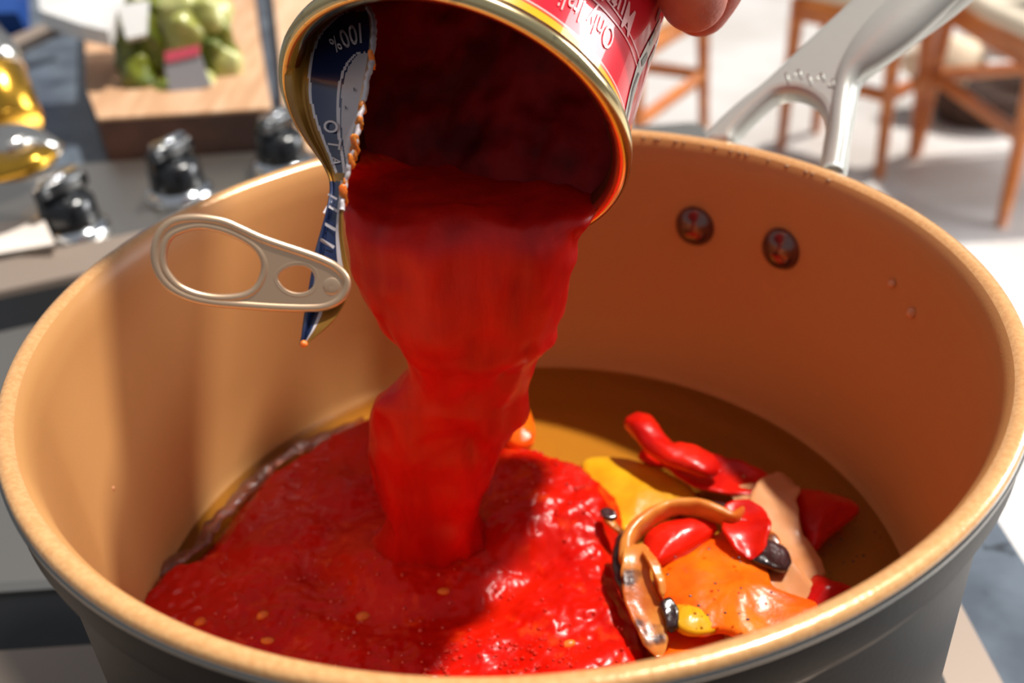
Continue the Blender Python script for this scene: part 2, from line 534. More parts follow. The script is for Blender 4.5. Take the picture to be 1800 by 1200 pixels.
pw = mk('folded_paper', [dep(*a) for a in ((-60, 395, .62), (78, 388, .60), (96, 428, .575), (-60, 455, .58), (-60, 400, .63), (80, 394, .61), (96, 432, .582), (-60, 461, .588))],
   [(0, 3, 2, 1), (4, 5, 6, 7), (0, 1, 5, 4), (1, 2, 6, 5), (2, 3, 7, 6), (3, 0, 4, 7)], M['paper'], smooth=False)
tag(pw, 'white folded paper lying on the hob left of the nearest knob', 'paper')

# chopping boards
def slab(name, pxs, z, th, mt, me_, label, cat):
    t = thing(name, label, cat, pl(*pxs[0], z - th))
    P = [pl(x, y, z) for x, y in pxs]
    n = len(P)
    top = smoothline(P, 6, True) if False else P
    mk('top', P + [q - Vector((0, 0, .002)) for q in P], [tuple(range(n))] + [(i, i + n, (i + 1) % n + n, (i + 1) % n) for i in range(n)], mt, t, smooth=False)
    mk('side', [q - Vector((0, 0, .002)) for q in P] + [q - Vector((0, 0, th)) for q in P], [tuple(range(2 * n - 1, n - 1, -1))] + [(i, i + n, (i + 1) % n + n, (i + 1) % n) for i in range(n)], me_, t, smooth=False)
    return t
slab('chopping_board', [(172, 208), (478, 190), (455, 60), (440, -60), (150, -60), (150, 60), (150, 150)], -.112, .038, M['board'], M['boardshade'], 'thick wooden chopping board with a shaded front edge under the bag of green vegetables', 'chopping board')
slab('wooden_tray', [(503, 268), (800, 246), (800, -60), (474, -60), (492, 100)], -.130, .02, M['paleboard'], M['paleboard'], 'pale wooden board beside the thick chopping board, behind the folded can lid', 'wooden board')

# bag of green vegetables
bp_ = pl(300, 190, -.112)
bag = thing('vegetable_bag', 'clear bag of green vegetables with a grey label on the chopping board', 'bag', bp_)
rnd = random.Random(3)
bc = dep(300, 95, .80)
def blob(c, rx, ry, rz, nz, seed=0, nf=30, n=20, m_=14):
    V = []
    for i in range(m_ + 1):
        ph = PI * i / m_
        for k in range(n):
            th = 2 * PI * k / n
            d = Vector((math.sin(ph) * math.cos(th) * rx, math.sin(ph) * math.sin(th) * ry, math.cos(ph) * rz))
            d += noise.noise_vector((c + d) * nf + Vector((seed, seed, 0))) * nz
            V.append(c + d)
    return V, grid_faces(m_ + 1, n, wrapv=True)
v, f = blob(bc + Vector((0, .012, -.006)), .040, .030, .050, .008, 3)
mk('bag_film', v, f, M['palegreen'], bag)
vb = 0
for (x, y, d, rx, rz, ml) in [(228, 110, .78, .010, .022, 'green'), (250, 140, .775, .012, .018, 'green'), (262, 75, .78, .012, .024, 'green'), (240, 40, .79, .013, .02, 'palegreen'), (295, 165, .77, .016, .010, 'green'), (330, 60, .775, .016, .016, 'palegreen'), (365, 30, .78, .02, .016, 'palegreen'), (392, 75, .785, .012, .024, 'green'), (398, 120, .785, .012, .014, 'palegreen'), (320, 20, .78, .02, .014, 'palegreen'), (372, 95, .78, .01, .016, 'green'), (275, 20, .785, .014, .014, 'green'), (222, 85, .79, .008, .018, 'green'), (345, 150, .775, .018, .010, 'palegreen')]:
    v, f = blob(dep(x, y, d), rx * .9, rx * .8, rz, .006, x * .1, 75, 20, 14)
    mk('vegetable', v, f, M[ml], bag)
def quadpx(name, pts, m_, parent, th=.001):
    P = [dep(*a) for a in pts]
    n = len(P)
    nn_ = (P[1] - P[0]).cross(P[-1] - P[0]).normalized()
    if nn_.dot(FF) < 0: nn_ = -nn_
    Q = [q + nn_ * th for q in P]
    return mk(name, P + Q, [tuple(range(n)), tuple(range(2 * n - 1, n - 1, -1))] + [(i, (i + 1) % n, (i + 1) % n + n, i + n) for i in range(n)], m_, parent, smooth=False)
quadpx('label', [(288, 110, .755), (350, 92, .755), (372, 150, .757), (300, 172, .757)], M['greylabel'], bag)
quadpx('label_stripe', [(288, 92, .754), (350, 78, .754), (350, 96, .754), (292, 110, .754)], M['pinklabel'], bag)
quadpx('bag_neck', [(205, 10, .76), (262, 0, .765), (258, 60, .76), (222, 68, .757)], M['plastic'], bag, .006)
pk = quadpx('paper_packet', [(62, -40, .83), (262, -40, .83), (205, 22, .76), (190, 54, .75), (140, 42, .755), (70, 18, .77)], M['plastic'], None, .012)
tag(pk, 'shiny white paper packet leaning left of the bag of green vegetables', 'packet')
qb = quadpx('blue_box', [(-60, -60, 1.0), (28, -60, 1.0), (30, 22, .97), (-60, 24, .97)], M['blue'], None, .03)
tag(qb, 'small blue box at the far left corner of the worktop', 'box')
dk = quadpx('steel_rail', [(-40, 90, .93), (100, 30, .97), (104, 44, .96), (-40, 112, .92)], M['dsteel'], None, .01)
tag(dk, 'grey metal rail lying on the worktop behind the gold packet', 'rail')

# gold tin and foil packet on the far left
gp = dep(10, 190, .66)
gt = thing('gold_tin', 'gold tin with a silver lid at the far left of the worktop', 'tin', dep(30, 235, .66))
ax = (dep(-28, 60, .68) - dep(38, 235, .66)).normalized()
v, f = lathe([(0, 0), (.018, 0), (.020, .002), (.020, .038), (.019, .040)], 40, dep(22, 226, .66), ax)
mk('tin_body', v, f, M['goldfoil'], gt)
v, f = lathe([(.019, .040), (.021, .041), (.021, .055), (.012, .085), (0, .088)], 40, dep(22, 226, .66), ax)
mk('tin_lid', v, f, M['silverfoil'], gt)
v, f = blob(dep(8, 262, .62), .030, .020, .014, .008, 9, 50, 28, 18)
fo = mk('foil_packet', v, f, M['silverfoil'])
tag(fo, 'crumpled silver foil packet in front of the gold tin', 'packet')
v, f = blob(dep(18, 285, .60), .026, .018, .007, .005, 4, 50, 28, 18)
fo = mk('foil_wrapper', v, f, M['goldfoil'])
tag(fo, 'crumpled gold wrapper under the silver foil packet', 'wrapper')

# ------------------------------------------------------------------ chairs
SH = ZF + .46
def post(name, a, b, ra, rb, parent, m=None, sq=.5):
    v, f = sweep([a, (a + b) / 2, b], [(ra, ra), ((ra + rb) / 2,) * 2, (rb, rb)], 12, up=Vector((.01, 1, .02)) if abs((b - a).normalized().z) > .7 else Vector((0, 0, 1)), sq=sq)
    return mk(name, v, f, m or M['chair'], parent)
def chair(c4, label, seat=True, back=True, str_h=.22):
    P = [Vector((x, y, ZF)) for x, y in c4]        # corners in order round the seat
    cen = sum(P, Vector()) / 4
    t = thing('wooden_chair', label, 'chair', cen, group='wooden chairs behind the pot')
    for i, q in enumerate(P):
        top = q + (cen - q) * .08 + Vector((0, 0, .42))
        post('leg', q, top, .012, .019, t)
    for i in range(4):
        a, b = P[i], P[(i + 1) % 4]
        a2 = a + (cen - a) * .08 + Vector((0, 0, .395))
        b2 = b + (cen - b) * .08 + Vector((0, 0, .395))
        v, f = sweep([a2, b2], [(.011, .032)] * 2, 8, sq=.4)
        mk('seat_rail', v, f, M['chair'], t)
        if i in (1, 3) or i == 0:
            a3 = a + (cen - a) * .04 + Vector((0, 0, str_h))
            b3 = b + (cen - b) * .04 + Vector((0, 0, str_h))
            v, f = sweep([a3, b3], [(.010, .018)] * 2, 8, sq=.5)
            mk('stretcher', v, f, M['chair'], t)
    V = []
    for z, s in ((.425, .98), (.432, 1.04), (.455, 1.04), (.468, .97), (.472, .6)):
        for i in range(4):
            for k in range(6):
                q = P[i].lerp(P[(i + 1) % 4], k / 6)
                e = q - cen
                e = e * (1 - .06 * abs(math.sin(PI * k / 6 + PI / 2)))
                V.append(cen + e * s + Vector((0, 0, z)))
    F_ = grid_faces(5, 24, wrapv=True)
    F_.append(tuple(range(96, 120)))
    F_.append(tuple(range(23, -1, -1)))
    mk('seat_cushion', V, F_, M['cushion'], t)
    if back:
        a, b = P[2], P[3]
        for q in (a, b): post('back_post', q + Vector((0, 0, .42)), q + (q - cen) * .25 + Vector((0, 0, .92)), .018, .013, t)
        for h in (.62, .74, .86):
            k = (h - .42) / .5 * .25
            v, f = sweep([a + (a - cen) * k + Vector((0, 0, h)), b + (b - cen) * k + Vector((0, 0, h))], [(.008, .025)] * 2, 8, sq=.5)
            mk('back_slat', v, f, M['chair'], t)
    return t
def fp(x, y): 
    p = pl(x, y, ZF)
    return (p.x, p.y)
# chair with the light stretcher, nearest
a, b = Vector(fp(1760, 398)), Vector(fp(1612, 268))
n_ = Vector((b.y - a.y, -(b.x - a.x))).normalized() * .44
chair([tuple(b), tuple(a), tuple(a + n_), tuple(b + n_)], 'wooden chair nearest the pot, with a pale orange side stretcher', back=False)
a, b = Vector(fp(1545, 312)), Vector(fp(1372, 262))
n_ = Vector((b.y - a.y, -(b.x - a.x))).normalized() * .17
chair([tuple(b), tuple(a), tuple(a + n_), tuple(b + n_)], 'wooden chair with a cream seat seen behind the pot handle', back=False)
a, b = Vector(fp(1237, 262)), Vector(fp(1060, 232))
n_ = Vector((b.y - a.y, -(b.x - a.x))).normalized() * -.42
chair([tuple(b), tuple(a), tuple(a + n_), tuple(b + n_)], 'farthest wooden chair, its leg rising right of the tomato can', back=False)

# basket with cloths under the chair
bp2 = pl(1722, 205, ZF)
bk = thing('basket', 'dark round basket standing on the floor behind the nearest chair leg', 'basket', bp2)
v, f = lathe([(0, 0), (.12, 0), (.15, .06), (.16, .11), (.15, .11), (.14, .06), (0, .02)], 40, bp2)
mk('basket_body', v, f, M['wicker'], bk)
v, f = blob(bp2 + Vector((-.10, .05, .16)), .12, .10, .07, .03, 2, 12)
tag(mk('folded_blanket', v, f, M['cloth']), 'beige crumpled blanket in the dark basket', 'blanket')
v, f = blob(bp2 + Vector((.03, .06, .21)), .10, .09, .06, .02, 5, 12)
tag(mk('white_cloth', v, f, M['whitecloth']), 'white crumpled cloth lying over the beige blanket', 'cloth')

# ------------------------------------------------------------------ pot
pot = thing('cooking_pot', 'dark grey pot with a copper tan inside and a golden rim', 'pot', (0, 0, -.106))
inn = [(0, -.0965), (.06, -.0965), (.094, -.0962), (.1005, -.0945), (.1038, -.0905), (.1052, -.084), (.1062, -.06), (.1068, -.03), (.1075, -.010), (.1082, -.004), (.1092, -.0016), (.1100, -.0004)]
v, f = lathe(inn, 180)
mk('inner_coating', v, [tuple(t) for t in f], M['potin'], pot)
rim = [(.1100, -.0004), (.1108, .0003), (.1120, .0006), (.1133, .0004), (.1139, -.0003), (.11395, -.0012)]
v, f = lathe(rim, 180)
mk('rim', v, f, M['potrim'], pot)
v, f = lathe([(.11395, -.0012), (.1144, -.0016), (.1144, -.0024), (.1138, -.0028)], 180)
mk('rim_line', v, f, M['potband'], pot)
out = [(.1138, -.0028), (.1136, -.0105), (.1130, -.0125), (.1108, -.0142), (.1102, -.0152)]
v, f = lathe(out, 180)
mk('shell_band', v, f, M['potout'], pot)
v, f = lathe([(.1102, -.0152), (.1106, -.0160), (.1103, -.0170)], 180)
mk('band_line', v, f, M['potband'], pot)
v, f = lathe([(.1103, -.0170), (.1095, -.03), (.1085, -.09), (.106, -.101), (.100, -.104), (0, -.104)], 180)
mk('shell', v, f, M['potout'], pot)

# worn chips along the inner edge at the back
rnd = random.Random(8)
parts = []
for k in range(24):
    t_ = math.radians(rnd.uniform(30, 88))
    if rnd.random() < .5: t_ = math.radians(rnd.choice((80, 72, 66, 57, 50, 45)) + rnd.uniform(-3, 3))
    c_ = Vector((math.cos(t_) * .1098, math.sin(t_) * .1098, -.0008))
    parts.append(blob(c_, rnd.uniform(.0004, .0011), rnd.uniform(.0004, .0009), .00035, .0002, k, 900, 8, 5))
v, f = join(parts)
mk('rim_chips', v, f, M['chip'], pot)['kind'] = 'stuff'

# rivets on the far wall
def wall_at(px, py, rad=.1070):
    r = ray(px, py)
    a_ = r.x * r.x + r.y * r.y
    b_ = 2 * (CAM.x * r.x + CAM.y * r.y)
    c_ = CAM.x ** 2 + CAM.y ** 2 - rad * rad
    return CAM + r * ((-b_ + math.sqrt(max(0, b_ * b_ - 4 * a_ * c_))) / (2 * a_))
riv = []
for px, py in ((1222, 397), (1374, 437)):
    p = wall_at(px, py)
    n_ = Vector((-p.x, -p.y, 0)).normalized()
    riv.append(p)
    v, f = lathe([(0, .0048), (.0020, .0046), (.0040, .0039), (.0057, .0024), (.0066, .0008), (.0068, -.001)], 36, p, n_)
    mk('rivet', v, f, M['rivet'], pot)
# long handle: a Y shaped casting
rm = (riv[0] + riv[1]) / 2
rad_ = Vector((rm.x, rm.y, 0)).normalized()
tan_ = Vector((-rad_.y, rad_.x, 0))
hp0 = rad_ * .1165 + Vector((0, 0, -.004))
al = math.radians(38)
hw = rad_ * math.cos(al) + Vector((0, 0, math.sin(al)))
hn = tan_.cross(hw)
if hn.z < 0: hn = -hn
Y_out = [(1236, 262), (1256, 228), (1300, 187), (1345, 152), (1388, 112), (1430, 72), (1500, 8), (1580, -70), (1680, -170), (1800, -285), (1850, -300), (1880, -270), (1860, -180), (1790, -85), (1700, 2), (1620, 62), (1560, 106), (1522, 136), (1512, 150), (1505, 190), (1494, 250), (1484, 310), (1445, 310), (1447, 270), (1452, 235), (1446, 205), (1430, 186), (1402, 174), (1372, 176), (1350, 190), (1322, 216), (1302, 238), (1286, 262)]
plate('handle', [Y_out], hp0, hn, hw, .0085, .0032, M['handle'], pot, sm=4)
# raised ridge along the grip, running into the right arm
def hpt(x, y, off=.0): return onp(x, y, hp0 + hn * off, hn)
sp_ = [hpt(x, y, .003) for x, y in ((1464, 300), (1474, 240), (1480, 180), (1492, 132), (1530, 88), (1600, 22), (1690, -62), (1800, -170), (1850, -225))]
sp_ = smoothline(sp_, 6)
rr_ = []
for i in range(len(sp_)):
    q = i / (len(sp_) - 1)
    wv = .0030 + .0055 * sst(.30, .6, q)
    rr_.append((wv, .0030 + .0026 * sst(.3, .6, q)))
v, f = sweep(sp_, rr_, 20, up=hn)
mk('handle_ridge', v, f, M['handle'], pot)
for (x0, y0, x1, y1) in ((1382, 128, 1387, 145), (1396, 134, 1404, 122), (1404, 122, 1410, 138), (1421, 130, 1427, 149), (1436, 140, 1444, 128), (1444, 128, 1450, 142), (1464, 138, 1466, 152), (1456, 150, 1466, 153)):
    v, f = sweep([hpt(x0, y0, .0043), hpt(x1, y1, .0043)], [(.0003, .0003)] * 2, 6, up=hn)
    mk('embossed_mark', v, f, M['handle'], pot)
# bracket hidden behind the wall, riveted
V = []
aa = math.atan2(rm.y, rm.x)
NB = 24
for i in range(NB + 1):
    t_ = aa + (i / NB - .5) * .46
    for r_, z_ in ((.1140, -.006), (.1140, -.034), (.1112, -.034), (.1112, -.018)):
        V.append(Vector((math.cos(t_) * r_, math.sin(t_) * r_, z_)))
mk('handle_bracket', V, grid_faces(NB + 1, 4, wrapv=True), M['handle'], pot)

# ------------------------------------------------------------------ contents of the pot
ZL = -.0875
v, f = lathe([(0, 0)] + [(r_, 0) for r_ in (.03, .06, .09, .1045)], 96, Vector((0, 0, ZL - .0005)))
f = [tuple(reversed(t)) for t in f]
oil = mk('cooking_oil', v, f, M['oil'])
tag(oil, 'shallow amber oil pooled in the bottom of the pot', 'oil', kind='stuff')

pool_px = [(150, 1120), (250, 1020), (300, 985), (345, 968), (385, 925), (420, 872), (462, 828), (520, 790), (590, 745), (660, 715), (760, 700), (870, 748), (905, 786), (965, 798), (1035, 818), (1082, 858), (1098, 900), (1092, 960), (1098, 1010), (1112, 1060), (1132, 1120), (1150, 1165), (1170, 1300), (200, 1300)]
pool = [(pl(x, y, ZL + .003).x, pl(x, y, ZL + .003).y) for x, y in pool_px]
lump_px = [(850, 780), (905, 786), (965, 798), (1035, 818), (1082, 858), (1100, 905), (1070, 950), (1000, 968), (930, 985), (880, 975), (840, 940), (820, 860)]
lump = [(pl(x, y, ZL + .004).x, pl(x, y, ZL + .004).y) for x, y in lump_px]
sc = pl(745, 985, ZL)
NR, NT = 190, 420
V, F_, idx = [], [], {}
def fbm(p, o=3):
    s, a_ = 0, 1
    for _ in range(o):
        s += a_ * noise.noise(p)
        p = p * 2.1
        a_ *= .5
    return s
def poolz(x, y):
    d = sdist(x, y, pool)
    if d < -.0012: return None
    w_ = noise.noise(Vector((x * 300, y * 300, 0))) * .0012
    h = .0055 * sst(-.0012, .007, d + w_) - .0015
    l = sdist(x, y, lump)
    h += .0065 * sst(-.004, .012, l)
    ds = math.hypot(x - sc.x, (y - sc.y) * 1.2)
    h += .003 * math.exp(-(ds / .022) ** 2) - .0035 * math.exp(-((ds - .030) / .008) ** 2) * (1 - sst(-.004, .006, l))
    p = Vector((x, y, 0))
    h += fbm(p * 85 + Vector((5, 2, 0)), 4) * .0014 * sst(-.001, .005, d)
    h += noise.noise(p * 420) * .0003 * sst(-.001, .004, d)
    h += max(0, noise.noise(p * 700 + Vector((9, 9, 0))) - .35) * .0014
    return ZL + h
STEP = .00062
n_ = int(.106 / STEP)
for i in range(-n_, n_ + 1):
    for j in range(-n_, n_ + 1):
        x, y = i * STEP, j * STEP
        r_ = math.hypot(x, y)
        if r_ > .1052 + STEP: continue
        if y > .075: continue
        if r_ > .1050: x, y = x * .1050 / r_, y * .1050 / r_
        z = poolz(x, y)
        if z is None: continue
        idx[(i, j)] = len(V)
        V.append((x, y, z))
for (i, j), a0 in idx.items():
    q = (idx.get((i + 1, j)), idx.get((i + 1, j + 1)), idx.get((i, j + 1)))
    if None not in q: F_.append((a0, q[0], q[1], q[2]))
tp = mk('crushed_tomato', V, F_, M['tomato'])
tag(tp, 'bright red crushed tomato spreading over the bottom of the pot', 'crushed tomato', kind='stuff')

# bubbles added for glints on the tomato
rnd = random.Random(11)
parts = []
for k in range(330):
    if k < 120: px, py = rnd.gauss(890, 75), rnd.gauss(1150, 22)
    elif k < 200: px, py = rnd.gauss(1000, 60), rnd.gauss(860, 45)
    else: px, py = rnd.uniform(330, 1120), rnd.uniform(960, 1180)
    p = pl(px, py, ZL + .004)
    if p.x ** 2 + p.y ** 2 > .103 ** 2: continue
    z = poolz(p.x, p.y)
    if z is None or sdist(p.x, p.y, pool) < .004: continue
    s = rnd.uniform(.0003, .0007)
    V, f = blob(Vector((p.x, p.y, z + s * .2)), s, s, s * .8, 0, 0, 1, 8, 5)
    parts.append((V, f))
v, f = join(parts)
gbeads = mk('glint', v, f, M['glint'])
tag(gbeads, 'tiny added glint bubbles on the crushed tomato', 'beads', kind='stuff')
for k, (px, py) in enumerate([(635, 1068), (462, 1082), (1000, 1128), (470, 1125), (352, 1095), (780, 1040)]):
    p = pl(px, py, ZL + .004)
    z = poolz(p.x, p.y) or ZL
    v, f = blob(Vector((p.x, p.y, z)), .0018, .0014, .0009, .0005, k, 300, 12, 8)
    tag(mk('tomato_seed_bit', v, f, M['pulp']), ['orange pulp bit below the foot of the tomato stream', 'orange pulp bit toward the left of the tomato, upper of two', 'orange pulp bit in the tomato nearest the long onion strip', 'orange pulp bit toward the left of the tomato, lower of two', 'orange pulp bit in the tomato nearest the left pot wall', 'orange pulp bit closest to the foot of the tomato stream'][k], 'pulp bit', group='orange bits in the crushed tomato')

# greyish oily film where the tomato meets the oil on the left
P = smoothline([pl(x, y, ZL + .001) for x, y in [(268, 1015), (310, 985), (350, 960), (372, 925), (410, 885), (455, 838), (510, 796), (570, 768), (640, 742)]], 10)
v, f = sweep(P, [(.0024 + .0016 * noise.noise(p * 200), .0011 + .0005 * noise.noise(p * 300)) for p in P], 12, nz=.0007, nf=350)
tag(mk('oily_film', v, f, M['film']), 'glistening greyish oily film along the left edge of the tomato', 'oil', kind='stuff')
# tiny splashes on the wall
parts = []
for px, py, s_ in ((1568, 498, .0011), (1602, 550, .0013), (1440, 690, .0009), (520, 682, .0006), (198, 858, .0006), (980, 600, .0005)):
    p = wall_at(px, py, .1066)
    parts.append(blob(p, s_, s_, s_ * 1.1, s_ * .3, px, 900, 12, 8))
v, f = join(parts)
tag(mk('wall_splash', v, f, M['splash']), 'tiny dried splashes dotted over the tan pot wall', 'splashes', kind='stuff')

# ---- vegetables
def strip(name, spine, wth, th, mt, label, cat, z0=0.0, n=7, nz=.0013, nf=120, ups=None, sq=.85, seed=0.0, curl=.35):
    P = [pl(a_[0], a_[1], ZL + z0 + (a_[2] if len(a_) > 2 else 0)) for a_ in spine]
    Q = smoothline(P, n)
    m_ = len(Q)
    rad = []
    for i in range(m_):
        q = i / (m_ - 1)
        k = q * (len(wth) - 1)
        a0 = int(min(k, len(wth) - 2))
        w_ = wth[a0] + (wth[a0 + 1] - wth[a0]) * (k - a0)
        e = min(1, math.sqrt(max(0.02, min(q, 1 - q) * 9)))
        rad.append((w_ * e, th * e))
    v, f = sweep(Q, rad, 18, up=ups or Vector((0, 0, 1)), nz=nz, nf=nf, sq=sq, seed=seed, curl=curl)
    o = mk(name, v, f, mt)
    tag(o, label, cat)
    return o
def patch(name, outline, z0, th, mt, label, cat, dome=.003, nz=.0009, nf=110, K=9, seed=0.0, tilt=(0, 0)):
    P = smoothline([pl(x, y, ZL + z0) for x, y in outline], 6, True)
    c = sum(P, Vector()) / len(P)
    V = []
    n = len(P)
    def zz(p): return tilt[0] * (p.x - c.x) + tilt[1] * (p.y - c.y)
    for k in range(K + 1):
        s = 1 - (k / K) ** 1.3
        for p in P:
            q = c + (p - c) * s
            q.z += dome * (1 - s * s) + zz(q)
            if k == 0: q.z -= th * .5
            q = q + Vector((0, 0, 1)) * noise.noise(q * nf + Vector((seed, 0, 0))) * nz * 1.6
            if k: q = q + Vector((0, 0, abs(noise.noise(q * nf * 3)) * nz * .6))
            V.append(q)
    for k in range(1, 3):
        s = (1 - .06 * k)
        for p in P:
            q = c + (p - c) * s
            q.z += zz(q) - th * (.5 + .25 * k)
            V.append(q)
    F_ = []
    L0 = K + 1
    order = list(range(K, -1, -1)) + [K + 1, K + 2]
    for a_, b_ in zip(order[:-1], order[1:]):
        for i in range(n): F_.append((a_ * n + i, a_ * n + (i + 1) % n, b_ * n + (i + 1) % n, b_ * n + i))
    F_.append(tuple((K + 2) * n + i for i in range(n)))
    F_ = [tuple(reversed(t)) for t in F_]
    o = mk(name, V, F_, mt)
    tag(o, label, cat)
    return o
mm_ = .001
strip('pepper_strip', [(1112, 728, .012), (1140, 762, .012), (1170, 792, .011), (1215, 806, .010), (1262, 828, .007)], [4 * mm_, 5 * mm_, 4.4 * mm_, 6 * mm_, 4 * mm_], .0032, M['redpep'], 'bright red pepper strip standing up in the oil at the back', 'pepper', curl=0)
strip('pepper_strip', [(1120, 800, .001), (1180, 812, .001), (1240, 838, .001), (1300, 850, .001), (1360, 850, .001)], [3 * mm_, 6 * mm_, 8 * mm_, 8 * mm_, 3 * mm_], .0015, M['redpep'], 'dark red pepper strip lying in the oil under the upright strip', 'pepper', seed=2)
patch('pepper_piece', [(1020, 812), (1090, 800), (1165, 826), (1222, 862), (1215, 892), (1140, 908), (1095, 935), (1060, 880)], .000, .003, M['yellowpep'], 'yellow pepper piece under the oil beside the crushed tomato mound', 'pepper', dome=.002, nz=.0005)
patch('pepper_piece', [(898, 722), (925, 715), (940, 745), (935, 775), (905, 782), (880, 760)], .002, .004, M['orangepep'], 'small orange pepper bit behind the stream of tomato', 'pepper', dome=.003)
patch('onion_piece', [(1285, 838), (1325, 826), (1350, 840), (1340, 856), (1300, 858)], .001, .002, M['paleonion'], 'small pale onion bit in the oil near the far wall', 'onion', dome=.001)
strip('onion_piece', [(1290, 885, .001), (1318, 872, .002), (1340, 890, .002), (1335, 935, .001), (1300, 965, 0)], [3 * mm_, 5 * mm_, 6 * mm_, 5 * mm_, 3 * mm_], .0016, M['paleonion'], 'pale onion curl behind the charred onion tip', 'onion')
strip('onion_piece', [(1430, 1040, .002), (1408, 990, .003), (1372, 945, .004), (1358, 895, .005), (1372, 858, .004), (1398, 852, .001)], [3 * mm_, 4.5 * mm_, 6 * mm_, 6.5 * mm_, 5 * mm_, 3 * mm_], .0020, M['paleonion'], 'large pinkish onion curl arching in the shade of the wall', 'onion', seed=5)
patch('pepper_piece', [(1395, 862), (1440, 862), (1508, 885), (1500, 905), (1460, 935), (1430, 965), (1405, 930)], .002, .003, M['redpep'], 'dark red pepper flap in the shade by the right wall', 'pepper', seed=4)
patch('pepper_piece', [(1432, 1010), (1465, 1022), (1500, 1032), (1490, 1060), (1430, 1070), (1415, 1045)], .004, .003, M['redpep'], 'small red pepper piece against the front right wall', 'pepper', seed=7)
strip('onion_piece', [(1290, 955, .004), (1340, 985, .004), (1385, 1030, .003), (1420, 1075, .002)], [4 * mm_, 6 * mm_, 6 * mm_, 4 * mm_], .002, M['paleonion'], 'pale onion slice under the charred tip, behind the orange pepper', 'onion', seed=9)
strip('onion_piece', [(1300, 935, .008), (1330, 948, .008), (1352, 962, .007), (1362, 978, .006)], [2 * mm_, 3.5 * mm_, 3 * mm_, 1.2 * mm_], .0018, M['onion'], 'thin golden onion sliver above the black charred tip', 'onion', seed=1)
strip('charred_tip', [(1312, 965, .008), (1335, 975, .009), (1360, 985, .008), (1378, 1000, .006)], [2.5 * mm_, 4.5 * mm_, 4.5 * mm_, 2 * mm_], .0022, M['char'], 'glossy black charred onion tip in front of the pale curl', 'onion', seed=3)
patch('pepper_piece', [(1150, 990), (1205, 955), (1255, 938), (1290, 918), (1318, 930), (1345, 985), (1360, 1030), (1400, 1048), (1440, 1062), (1425, 1090), (1370, 1110), (1320, 1125), (1270, 1108), (1228, 1112), (1185, 1095), (1160, 1045)], .0075, .003, M['orangepep'], 'large glossy orange pepper piece flecked with herbs at the front', 'pepper', dome=.0030, nz=.0008, nf=120, K=14)
patch('pepper_piece', [(1185, 1062), (1225, 1060), (1262, 1088), (1255, 1105), (1215, 1112), (1185, 1098)], .0085, .002, M['yellowpep'], 'yellow fold at the near edge of the orange pepper', 'pepper', dome=.002)
patch('pepper_piece', [(1135, 1110), (1200, 1098), (1275, 1100), (1285, 1130), (1260, 1160), (1160, 1175), (1150, 1140)], .002, .003, M['orangepep'], 'flat orange pepper piece low against the front rim', 'pepper', dome=.001, seed=6)
patch('onion_piece', [(1275, 1095), (1320, 1108), (1350, 1112), (1330, 1140), (1285, 1140)], .004, .002, M['paleonion'], 'pale onion corner tucked under the orange pepper by the rim', 'onion', dome=.001)
patch('pepper_piece', [(1128, 960), (1140, 935), (1180, 915), (1240, 910), (1262, 925), (1225, 955), (1165, 985), (1145, 985)], .011, .003, M['redpep'], 'red pepper slice lying inside the onion ring', 'pepper', dome=.003, nz=.0008, seed=8)
strip('pepper_strip', [(1278, 925, .011), (1305, 905, .012), (1312, 935, .0125), (1322, 985, .011)], [3 * mm_, 5 * mm_, 6.5 * mm_, 3 * mm_], .0014, M['redpep'], 'red orange pepper curl standing over the orange piece', 'pepper', seed=12)
UPX = Vector((0.1, -0.9, .4))
strip('onion_ring', [(1310, 893, .010), (1290, 915, .013), (1262, 905, .0145), (1215, 893, .015), (1170, 898, .015), (1130, 920, .015), (1106, 950, .014), (1100, 985, .012), (1112, 1020, .009)], [.8 * mm_, 1.4 * mm_, 1.4 * mm_, 1.3 * mm_, 1.3 * mm_, 1.6 * mm_, 1.8 * mm_, 2 * mm_, 2 * mm_], .0034, M['onion'], 'golden roasted onion ring curling around the red pepper slice', 'onion', nz=.0005, seed=4)
strip('onion_strip', [(1118, 955, .015), (1120, 985, .014), (1118, 1020, .012), (1128, 1065, .009), (1145, 1110, .007), (1158, 1155, .005)], [3 * mm_, 3.6 * mm_, 3.8 * mm_, 4.4 * mm_, 4 * mm_, 2.4 * mm_], .0012, M['onion'], 'long browned onion strip running down to the front rim', 'onion', nz=.0007, seed=6)
strip('onion_strip', [(1132, 968, .016), (1150, 985, .0165), (1160, 1015, .015), (1168, 1052, .012)], [.9 * mm_, 1.4 * mm_, 1.4 * mm_, .8 * mm_], .0012, M['onion'], 'thin golden onion thread beside the long browned strip', 'onion', seed=8)
strip('charred_skin', [(1098, 940, .010), (1092, 980, .010), (1096, 1020, .009), (1108, 1060, .006)], [1.2 * mm_, 2.4 * mm_, 2.8 * mm_, 1.4 * mm_], .003, M['char'], 'dark purple charred skin between the tomato and the onion strip', 'onion skin', seed=3)
strip('charred_skin', [(1164, 1058, .011), (1178, 1080, .010), (1178, 1110, .008)], [1.6 * mm_, 2.4 * mm_, 1.4 * mm_], .0015, M['char'], 'dark burnt patch of skin on the long browned onion strip', 'onion skin', seed=5)
strip('charred_skin', [(1215, 886, .006), (1245, 892, .007), (1282, 898, .006)], [1.2 * mm_, 2 * mm_, 1.4 * mm_], .0015, M['char'], 'bluish black charred bit behind the onion ring', 'onion skin', seed=6)
strip('charred_skin', [(1058, 895, .011), (1070, 905, .011), (1080, 915, .010)], [1.2 * mm_, 2 * mm_, 1 * mm_], .0012, M['char'], 'small black charred bit on the edge of the tomato mound', 'onion skin', seed=7)
